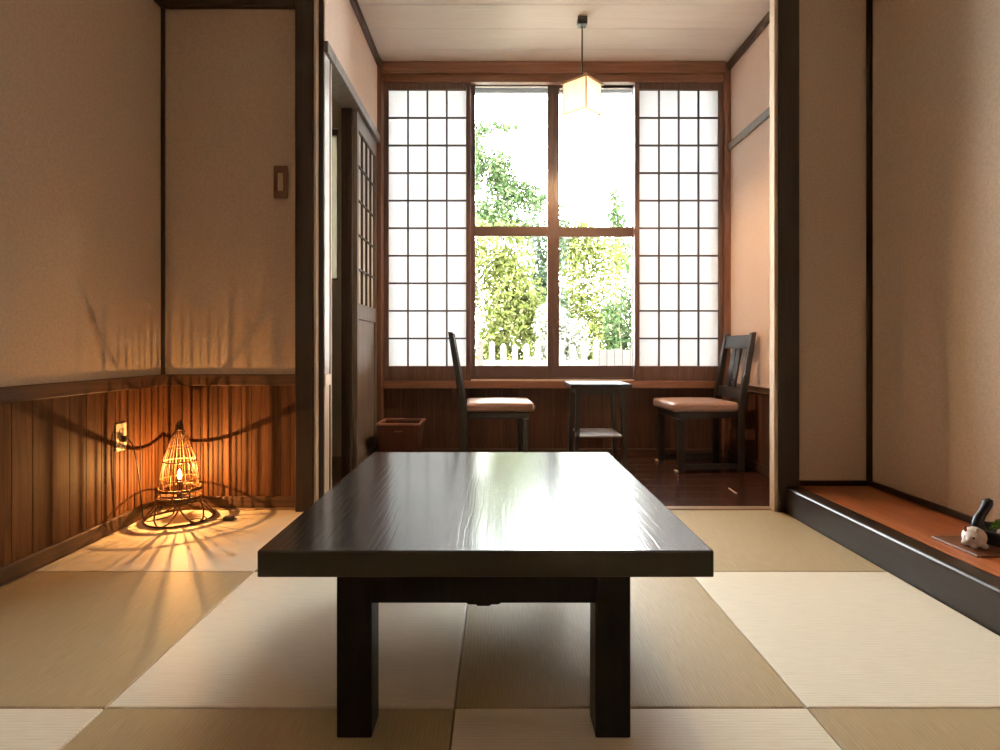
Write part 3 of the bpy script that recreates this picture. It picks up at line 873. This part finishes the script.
mb.tube(circ(0.0345, 0.384, wob=0.001, seed=4), 0.0013, 6, True)
mb.build('hoop', M['vine'], fl)
mb = MB(); mb.lathe([(0, 0.462), (0.006, 0.460), (0.012, 0.448), (0.014, 0.430), (0.016, 0.415), (0.010, 0.412), (0, 0.412)], 14)
for z in (0.418, 0.427, 0.436): mb.tube(circ(0.0155, z, 20), 0.003, 6, True)
mb.build('top_knot', M['vine'], fl)
mb = MB()
for i, z in enumerate((0.085, 0.092, 0.099, 0.106, 0.140, 0.146)):
    mb.tube(circ(0.094 - i * 0.001, z, wob=0.0025, seed=10 + i), 0.0042, 6, True)
for k in range(18):
    a = 2 * PI * k / 18
    mb.tube([(0.093 * math.cos(a), 0.093 * math.sin(a), 0.085), (0.091 * math.cos(a + 0.12), 0.091 * math.sin(a + 0.12), 0.146)], 0.0022, 5)
mb.build('woven_ring', M['vine'], fl)
for k in range(6):       # arched feet
    a0 = 2 * PI * k / 6 + 0.5
    pts = []
    for q in range(13):
        u = q / 12; a = a0 + (u - 0.5) * 1.15
        r = 0.093 + 0.055 * math.sin(PI * u) ** 0.8
        z = 0.088 - 0.0835 * math.sin(PI * u) ** 0.9
        pts.append((r * math.cos(a), r * math.sin(a), z))
    mb = MB(); mb.tube(pts, 0.0034, 6); mb.build('foot', M['vine'], fl)
mb = MB()
mb.tube(circ(0.147, 0.005, 56, 0.002, 31), 0.0046, 6, True)
mb.build('base_ring', M['vine'], fl)
mb = MB(); mb.lathe([(0, 0.100), (0.010, 0.100), (0.012, 0.110), (0.012, 0.178), (0.009, 0.186), (0, 0.186)], 16)
mb.tube([(-0.089, 0, 0.098), (0.089, 0, 0.098)], 0.0035, 6); mb.tube([(0, -0.089, 0.098), (0, 0.089, 0.098)], 0.0035, 6)
mb.build('socket', M['cord'], fl)
mb = MB(); mb.lathe([(0, 0.1865), (0.006, 0.1865), (0.009, 0.198), (0.0085, 0.212), (0.004, 0.226), (0, 0.233)], 14)
mb.build('bulb', M['bulb'], fl)['label'] = 'lit candle bulb'
# cord: lamp -> outlet on the left wall, and the in-line switch to the right
OY, OZ = 2.535, 0.405
mb = MB()
def bez(p0, p1, p2, p3, n=16):
    return [tuple(((1 - t) ** 3) * a + 3 * ((1 - t) ** 2) * t * b + 3 * (1 - t) * t * t * c + t ** 3 * d for a, b, c, d in zip(p0, p1, p2, p3)) for t in [i / n for i in range(n + 1)]]
plug = (XL + 0.034 - LX, OY - LY, OZ - 0.01)
pts = bez(plug, (plug[0] + 0.05, plug[1], plug[2] - 0.0), (plug[0] + 0.04, plug[1] + 0.03, 0.12), (plug[0] + 0.045, plug[1] + 0.045, 0.03))
pts += bez(pts[-1], (plug[0] + 0.05, plug[1] + 0.05, 0.0), (-0.10, -0.03, 0.004), (-0.06, 0.0, 0.004), 10)[1:]
pts += [(-0.03, 0.0, 0.02), (-0.008, 0.0, 0.097)]
mb.tube(pts, 0.0026, 6); mb.build('power_cord', M['cord'], fl)
mb = MB()
pts = bez((0.10, 0.02, 0.0035), (0.16, 0.0, 0.0035), (0.13, -0.09, 0.0035), (0.09, -0.07, 0.0035))
pts += bez(pts[-1], (0.05, -0.05, 0.008), (0.10, -0.01, 0.010), (0.14, -0.05, 0.008))[1:]
pts += bez(pts[-1], (0.17, -0.07, 0.006), (0.20, -0.04, 0.008), (0.227, -0.035, 0.009))[1:]
mb.tube(pts, 0.0026, 6); sw = mb.build('switch_cord', M['cord'], fl)
mb = MB(); mb.box(0.225, 0.272, -0.048, -0.024, 0.0005, 0.020, 0.004, 2); mb.box(0.272, 0.286, -0.040, -0.032, 0.006, 0.014, 0.001); mb.build('switch', M['black_metal'], sw)

# outlet and plug
ou = empty('wall_outlet', (XL + 0.0042, OY, OZ), 'ivory wall outlet low on the left panelling with a plug in it', 'outlet')
mb = MB(); mb.box(0, 0.006, -0.036, 0.036, -0.062, 0.062, 0.0025); mb.build('cover_plate', M['plate_white'], ou)
mb = MB(); mb.box(0.0062, 0.009, -0.014, 0.014, -0.036, 0.036, 0.001); mb.build('socket_insert', M['plate_beige'], ou)
mb = MB(); mb.box(0.0092, 0.030, -0.011, 0.011, -0.022, 0.004, 0.003); mb.build('plug', M['cord'], ou)
# light switch
ls = empty('light_switch', (-1.085, YS - 0.0005, 1.632), 'brown light switch plate with beige rocker on the wall above the lamp', 'light switch')
mb = MB()
for a, b, c, d in ((-0.033, -0.014, -0.080, 0.080), (0.014, 0.033, -0.080, 0.080), (-0.014, 0.014, -0.080, -0.046), (-0.014, 0.014, 0.046, 0.080)):
    mb.box(a, b, -0.009, 0, c, d, 0.0)
mb.build('cover_plate', M['plate_brown'], ls)
mb = MB(); mb.box(-0.0138, 0.0138, -0.007, 0, -0.0458, 0.0458, 0.001); mb.build('rocker', M['plate_beige'], ls)
# short pale strip lying on the board floor
mb = MB(); mb.box(-0.004, 0.004, -0.060, 0.060, 0, 0.003, 0.001)
o = mb.build('floor_strip', M['pale_edge'], None, (1.318, 3.19, 0.0002)); o.rotation_euler = (0, 0, math.radians(-3))
tag(o, 'short pale strip on the dark board floor near the jamb', 'strip')

# ------------------------------------------------------------------ alcove ornaments
ZA = 0.1232
mb = MB(); mb.box(-0.130, 0.130, -0.098, 0.098, 0, 0.008, 0.002)
o = mb.build('wooden_tray', M['tray'], None, (1.678, 1.935, ZA)); tag(o, 'thin dark wooden tray on the raised alcove floor', 'tray')
ZT = ZA + 0.0082
# animal figurine
fg = empty('animal_figurine', (1.598, 1.912, ZT), 'small round white ceramic animal figurine at the end of the tray', 'figurine')
mb = MB()
mb.ball((0.006, 0.004, 0.034), (0.036, 0.032, 0.034))
mb.ball((-0.018, -0.012, 0.036), (0.021, 0.022, 0.022))
mb.ball((-0.034, -0.024, 0.031), (0.009, 0.010, 0.008))
for a, b in ((-0.016, -0.022), (0.022, -0.020), (-0.012, 0.022), (0.026, 0.022)): mb.ball((a, b, 0.010), (0.010, 0.010, 0.0098))
body = mb.build('body', M['ceramic'], fg)
rm = body.modifiers.new('remesh', 'REMESH'); rm.mode = 'VOXEL'; rm.voxel_size = 0.0022; rm.use_smooth_shade = True
smm = body.modifiers.new('smooth', 'SMOOTH'); smm.iterations = 4
mb = MB(); mb.ball((-0.026, 0.002, 0.062), (0.006, 0.004, 0.011), sub=2); mb.build('ear', M['ceramic_ear'], fg)['label'] = 'brown ear'
mb = MB(); mb.ball((-0.008, -0.026, 0.062), (0.006, 0.004, 0.011), sub=2); mb.build('ear', M['ceramic'], fg)
for a, b in ((-0.036, -0.010), (-0.025, -0.032)):
    mb = MB(); mb.ball((a, b, 0.041), 0.0032, sub=2); mb.build('eye', M['ceramic_dark'], fg)
# dark bowl with a tall curved neck
bw = empty('planter_bowl', (1.722, 1.945, ZT), 'dark navy glazed bowl with a tall curved neck on the tray', 'bowl')
mb = MB()
mb.lathe([(0, 0.0), (0.055, 0.0), (0.062, 0.006), (0.078, 0.040), (0.081, 0.052), (0.077, 0.053), (0.072, 0.042), (0.056, 0.020), (0, 0.018)], 40)
mb.build('bowl', M['navy'], bw)
mb = MB()
pts = bez((-0.064, 0.012, 0.040), (-0.085, 0.020, 0.075), (-0.040, 0.020, 0.10), (-0.030, 0.020, 0.138), 14)
pts += [(-0.027, 0.020, 0.146), (-0.029, 0.020, 0.150)]
mb.tube(pts, [0.020] * 4 + [0.0165] * 4 + [0.0145] * 4 + [0.0155, 0.0165, 0.0165, 0.012, 0.004], 12); mb.build('neck', M['navy'], bw)
# moss and pebbles in the bowl
q = random.Random(5)
vs, fs = [], []
for k in range(700):
    a = q.uniform(0, 2 * PI); r = 0.036 * math.sqrt(q.random())
    cx, cy = 0.022 + r * math.cos(a), 0.014 + r * math.sin(a)
    cz = 0.030 + 0.052 * math.sqrt(max(0, 1 - (r / 0.037) ** 2)) * q.uniform(0.6, 1.0)
    d = Vector((q.gauss(0, 1), q.gauss(0, 1), q.gauss(0.6, 0.6))).normalized() * 0.008
    e = d.orthogonal().normalized() * 0.0025
    b0 = Vector((cx, cy, cz)); i = len(vs)
    vs += [b0 - e, b0 + e, b0 + d]; fs.append((i, i + 1, i + 2))
me = bpy.data.meshes.new('moss'); me.from_pydata([tuple(v) for v in vs], [], fs); me.materials.append(M['moss'])
o = bpy.data.objects.new('moss', me); COL.objects.link(o); o.location = (1.722, 1.945, ZT)
tag(o, 'green moss growing in the dark bowl', 'moss', kind='stuff')
for i, (a, b, r, lab) in enumerate(((-0.034, -0.036, 0.012, 'white pebble in the bowl beside the figurine, larger one'), (-0.012, -0.046, 0.009, 'small white pebble in the bowl, in front of the moss'), (-0.022, -0.018, 0.008, 'smallest pale pebble in the bowl, behind the larger pebble'))):
    mb = MB(); mb.ball((0, 0, 0), (r, r * 0.9, r * 0.75), sub=2)
    o = mb.build('pebble', M['pebble'], None, (1.722 + a, 1.945 + b, ZT + 0.050)); tag(o, lab, 'pebble', 'pebbles in the dark bowl')

# ------------------------------------------------------------------ garden
GZ = -0.35
mb = MB(); mb.box(-14, 16, YB + 0.13, 26, GZ - 0.2, GZ)
struct(mb, 'ground', M['soil'], 'garden ground outside the window', 'ground')
mb = MB(); mb.box(-3.0, 3.5, YB + 0.125, 4.86, 3.03, 3.10, 0.004); mb.box(-3.0, 3.5, 4.82, 4.86, 2.958, 3.029, 0.004)
struct(mb, 'roof', M['eave'], 'grey wooden eave over the garden window', 'eave')
mb = MB(); mb.box(-2.6, 2.3, -1.6, YB + 0.31, ZC + 0.13, ZC + 0.25)
struct(mb, 'roof_house', M['roofing'], 'flat roof slab over the rooms', 'roof')

# picket fence
YF = 7.5
pf_ = empty('picket_fence', (0.0, YF, GZ), 'pale picket fence in front of the bushes outside', 'fence')
zt0 = 0.87 - GZ
for k in range(16):
    x = -0.98 + k * 0.152
    if x > 1.30: break
    q = random.Random(100 + k)
    hh = zt0 + q.uniform(-0.02, 0.05)
    mb = MB(); mb.prism([(x - 0.037, 0.02), (x + 0.037, 0.02), (x + 0.037, hh - 0.035), (x, hh), (x - 0.037, hh - 0.035)], -0.010, 0.010, 'Y', 0.002)
    mb.build('picket', M['board_fence'] if k in (4, 5) else M['picket'], pf_)
mb = MB(); mb.box(-1.05, 1.30, 0.0105, 0.045, 0.30, 0.37); mb.box(-1.05, 1.30, 0.0105, 0.045, 0.92, 0.99); mb.build('rail', M['picket'], pf_)
bf = empty('board_fence', (1.34, YF - 0.02, GZ), 'brown close-boarded fence outside at the right of the window', 'fence')
for k in range(12):
    x = 0.0 + k * 0.102
    q = random.Random(200 + k)
    mb = MB(); mb.box(x, x + 0.099, -0.012, 0.012, 0.01, 1.135 + q.uniform(-0.012, 0.012), 0.003); mb.build('board', M['board_fence'], bf)
mb = MB(); mb.box(0.0, 1.22, 0.0125, 0.05, 0.35, 0.42); mb.box(0.0, 1.22, 0.0125, 0.05, 0.9, 0.97); mb.build('rail', M['board_fence'], bf)

def plant(name, label, cat, loc, lobes, n, leaf, mat, seed, trunk_r=0.02, group='bushes behind the fence', stems=5):
    q = random.Random(seed)
    root = empty(name, loc, label, cat, group)
    vs, fs = [], []
    tot = sum(a * b * c for _, (a, b, c) in lobes)
    for (c, r) in lobes:
        k = int(n * r[0] * r[1] * r[2] / tot)
        for _ in range(k):
            d = Vector((q.gauss(0, 1), q.gauss(0, 1), q.gauss(0, 1))).normalized()
            rr = q.random() ** 0.45
            p = Vector((c[0] + d.x * r[0] * rr, c[1] + d.y * r[1] * rr, c[2] + d.z * r[2] * rr))
            if p.z < 0.05: continue
            nrm = (d + Vector((q.gauss(0, 0.7), q.gauss(0, 0.7), q.gauss(0.4, 0.7)))).normalized()
            u = nrm.orthogonal().normalized(); u = Quaternion(nrm, q.uniform(0, 2 * PI)) @ u
            v = nrm.cross(u); s_ = leaf * q.uniform(0.6, 1.3)
            i = len(vs)
            vs += [p - u * s_ * 0.6, p + v * s_ * 0.28 + nrm * s_ * 0.06, p + u * s_ * 0.6, p - v * s_ * 0.28 + nrm * s_ * 0.06]
            fs += [(i, i + 1, i + 2), (i, i + 2, i + 3)]
    me = bpy.data.meshes.new('foliage'); me.from_pydata([tuple(v) for v in vs], [], fs); me.materials.append(mat)
    o = bpy.data.objects.new('foliage', me); COL.objects.link(o); o.parent = root
    mb = MB()
    for k in range(stems):
        c, r = lobes[k % len(lobes)]
        e = Vector((c[0] + q.uniform(-0.4, 0.4) * r[0], c[1] + q.uniform(-0.4, 0.4) * r[1], c[2] + q.uniform(0, 0.5) * r[2]))
        b = Vector((q.uniform(-0.06, 0.06), q.uniform(-0.06, 0.06), 0))
        m_ = (b + e) / 2 + Vector((q.uniform(-0.1, 0.1), q.uniform(-0.1, 0.1), 0.1))
        mb.tube([b, (b + m_) / 2 + Vector((0, 0, 0.04)), m_, e], [trunk_r, trunk_r * 0.8, trunk_r * 0.55, trunk_r * 0.2], 6)
    mb.build('trunk' if stems == 1 else 'stem', M['bark'], root)
    return root
def blob(w, d, h, k, seed, base=0.1):
    q = random.Random(seed); L = []
    for i in range(k):
        z = base + (h - base) * (0.15 + 0.85 * q.random())
        f = 1.0 - 0.35 * (z / h)
        L.append(((q.uniform(-1, 1) * w * 0.6 * f, q.uniform(-1, 1) * d * 0.5, z * 0.86), (w * q.uniform(0.28, 0.45), d * q.uniform(0.35, 0.5), h * q.uniform(0.12, 0.22))))
    L.append(((0, 0, h * 0.42), (w * 0.62, d * 0.5, h * 0.40)))
    return L
G = GZ
plant('garden_bush', 'yellow green bush behind the pickets, in the lower left window pane', 'bush', (0.05, 8.7, G), blob(1.0, 0.45, 3.3, 15, 1), 12000, 0.075, M['leaf_yellow'], 1)
plant('garden_bush', 'dark grey green bush just left of the middle window stiles', 'bush', (0.80, 9.75, G), blob(0.66, 0.4, 3.7, 12, 2), 7000, 0.075, M['leaf_grey'], 2)
plant('garden_bush', 'white blossoming bush low beside the middle window stiles', 'bush', (0.86, 7.92, G), blob(0.58, 0.26, 1.9, 8, 3), 3500, 0.07, M['leaf_pale'], 3)
plant('garden_bush', 'yellow green bush in the lower right window pane', 'bush', (1.80, 11.3, G), blob(1.15, 0.6, 3.9, 18, 4), 14000, 0.08, M['leaf_yellow'], 4)
plant('garden_bush', 'mid green bush above the brown board fence', 'bush', (1.95, 8.6, G), blob(0.64, 0.4, 2.75, 12, 5), 5500, 0.07, M['leaf_green'], 5)
plant('garden_tree', 'leafy tree rising into the upper left window pane', 'tree', (-0.05, 13.9, G),
      [((-0.1, 0, 4.3), (0.75, 0.5, 0.55)), ((0.35, 0.1, 5.0), (0.62, 0.4, 0.50)), ((0.05, 0, 5.55), (0.48, 0.4, 0.50)), ((-0.45, 0, 5.7), (0.24, 0.4, 0.85)), ((0.95, 0, 4.75), (0.42, 0.3, 0.40)), ((0.7, 0, 4.0), (0.55, 0.4, 0.35)), ((-0.30, 0, 6.5), (0.28, 0.3, 0.22)), ((0.25, 0, 6.55), (0.5, 0.3, 0.10))], 8500, 0.10, M['leaf_green'], 8, 0.06, 'trees behind the fence', 6)
plant('garden_tree', 'slim sapling at the right edge of the upper right window pane', 'tree', (2.55, 12.3, G),
      [((0.0, 0, 4.10), (0.20, 0.2, 0.45)), ((0.14, 0, 3.6), (0.26, 0.2, 0.45)), ((-0.04, 0, 4.55), (0.11, 0.1, 0.25)), ((0.1, 0, 3.1), (0.25, 0.2, 0.4))], 900, 0.10, M['leaf_green'], 9, 0.03, 'trees behind the fence', 3)

# ------------------------------------------------------------------ light
W = bpy.data.worlds.new('World'); scene.world = W; W.use_nodes = True
bg = W.node_tree.nodes['Background']
bg.inputs[0].default_value = (0.97, 0.985, 1.0, 1); bg.inputs[1].default_value = 36.0

def light(name, kind, loc, energy, color, **kw):
    l = bpy.data.lights.new(name, kind); l.energy = energy; l.color = color
    for k, v in kw.items(): setattr(l, k, v)
    o = bpy.data.objects.new(name, l); COL.objects.link(o); o.location = loc
    return o
light('cane_lamp_light', 'POINT', (LX, LY, 0.235), 13.0, (1.0, 0.46, 0.13), shadow_soft_size=0.0015)
light('pendant_light', 'POINT', (px, py, 2.314), 72.0, (1.0, 0.62, 0.33), shadow_soft_size=0.03)
sun = light('sun', 'SUN', (0, 0, 8), 12.0, (1.0, 0.95, 0.85), angle=0.01)
sun.rotation_euler = (math.radians(42), 0, math.radians(-25))

# ------------------------------------------------------------------ camera
cam = bpy.data.cameras.new('Camera'); co = bpy.data.objects.new('Camera', cam); COL.objects.link(co)
co.location = (0, 0, H); co.rotation_euler = (math.radians(90), 0, 0)
cam.sensor_fit = 'HORIZONTAL'; cam.sensor_width = 36.0; cam.lens = 570 / 1000 * 36.0
cam.shift_x = 0.003; cam.shift_y = -0.027
cam.clip_start = 0.02; cam.clip_end = 200
scene.camera = co

vs_ = scene.view_settings
vs_.view_transform = 'Standard'; vs_.look = 'None'; vs_.gamma = 1.0; vs_.use_curve_mapping = False
vs_.exposure = 0.25
scene.cycles.max_bounces = 12; scene.cycles.diffuse_bounces = 8; scene.cycles.transparent_max_bounces = 12
scene.cycles.use_denoising = True
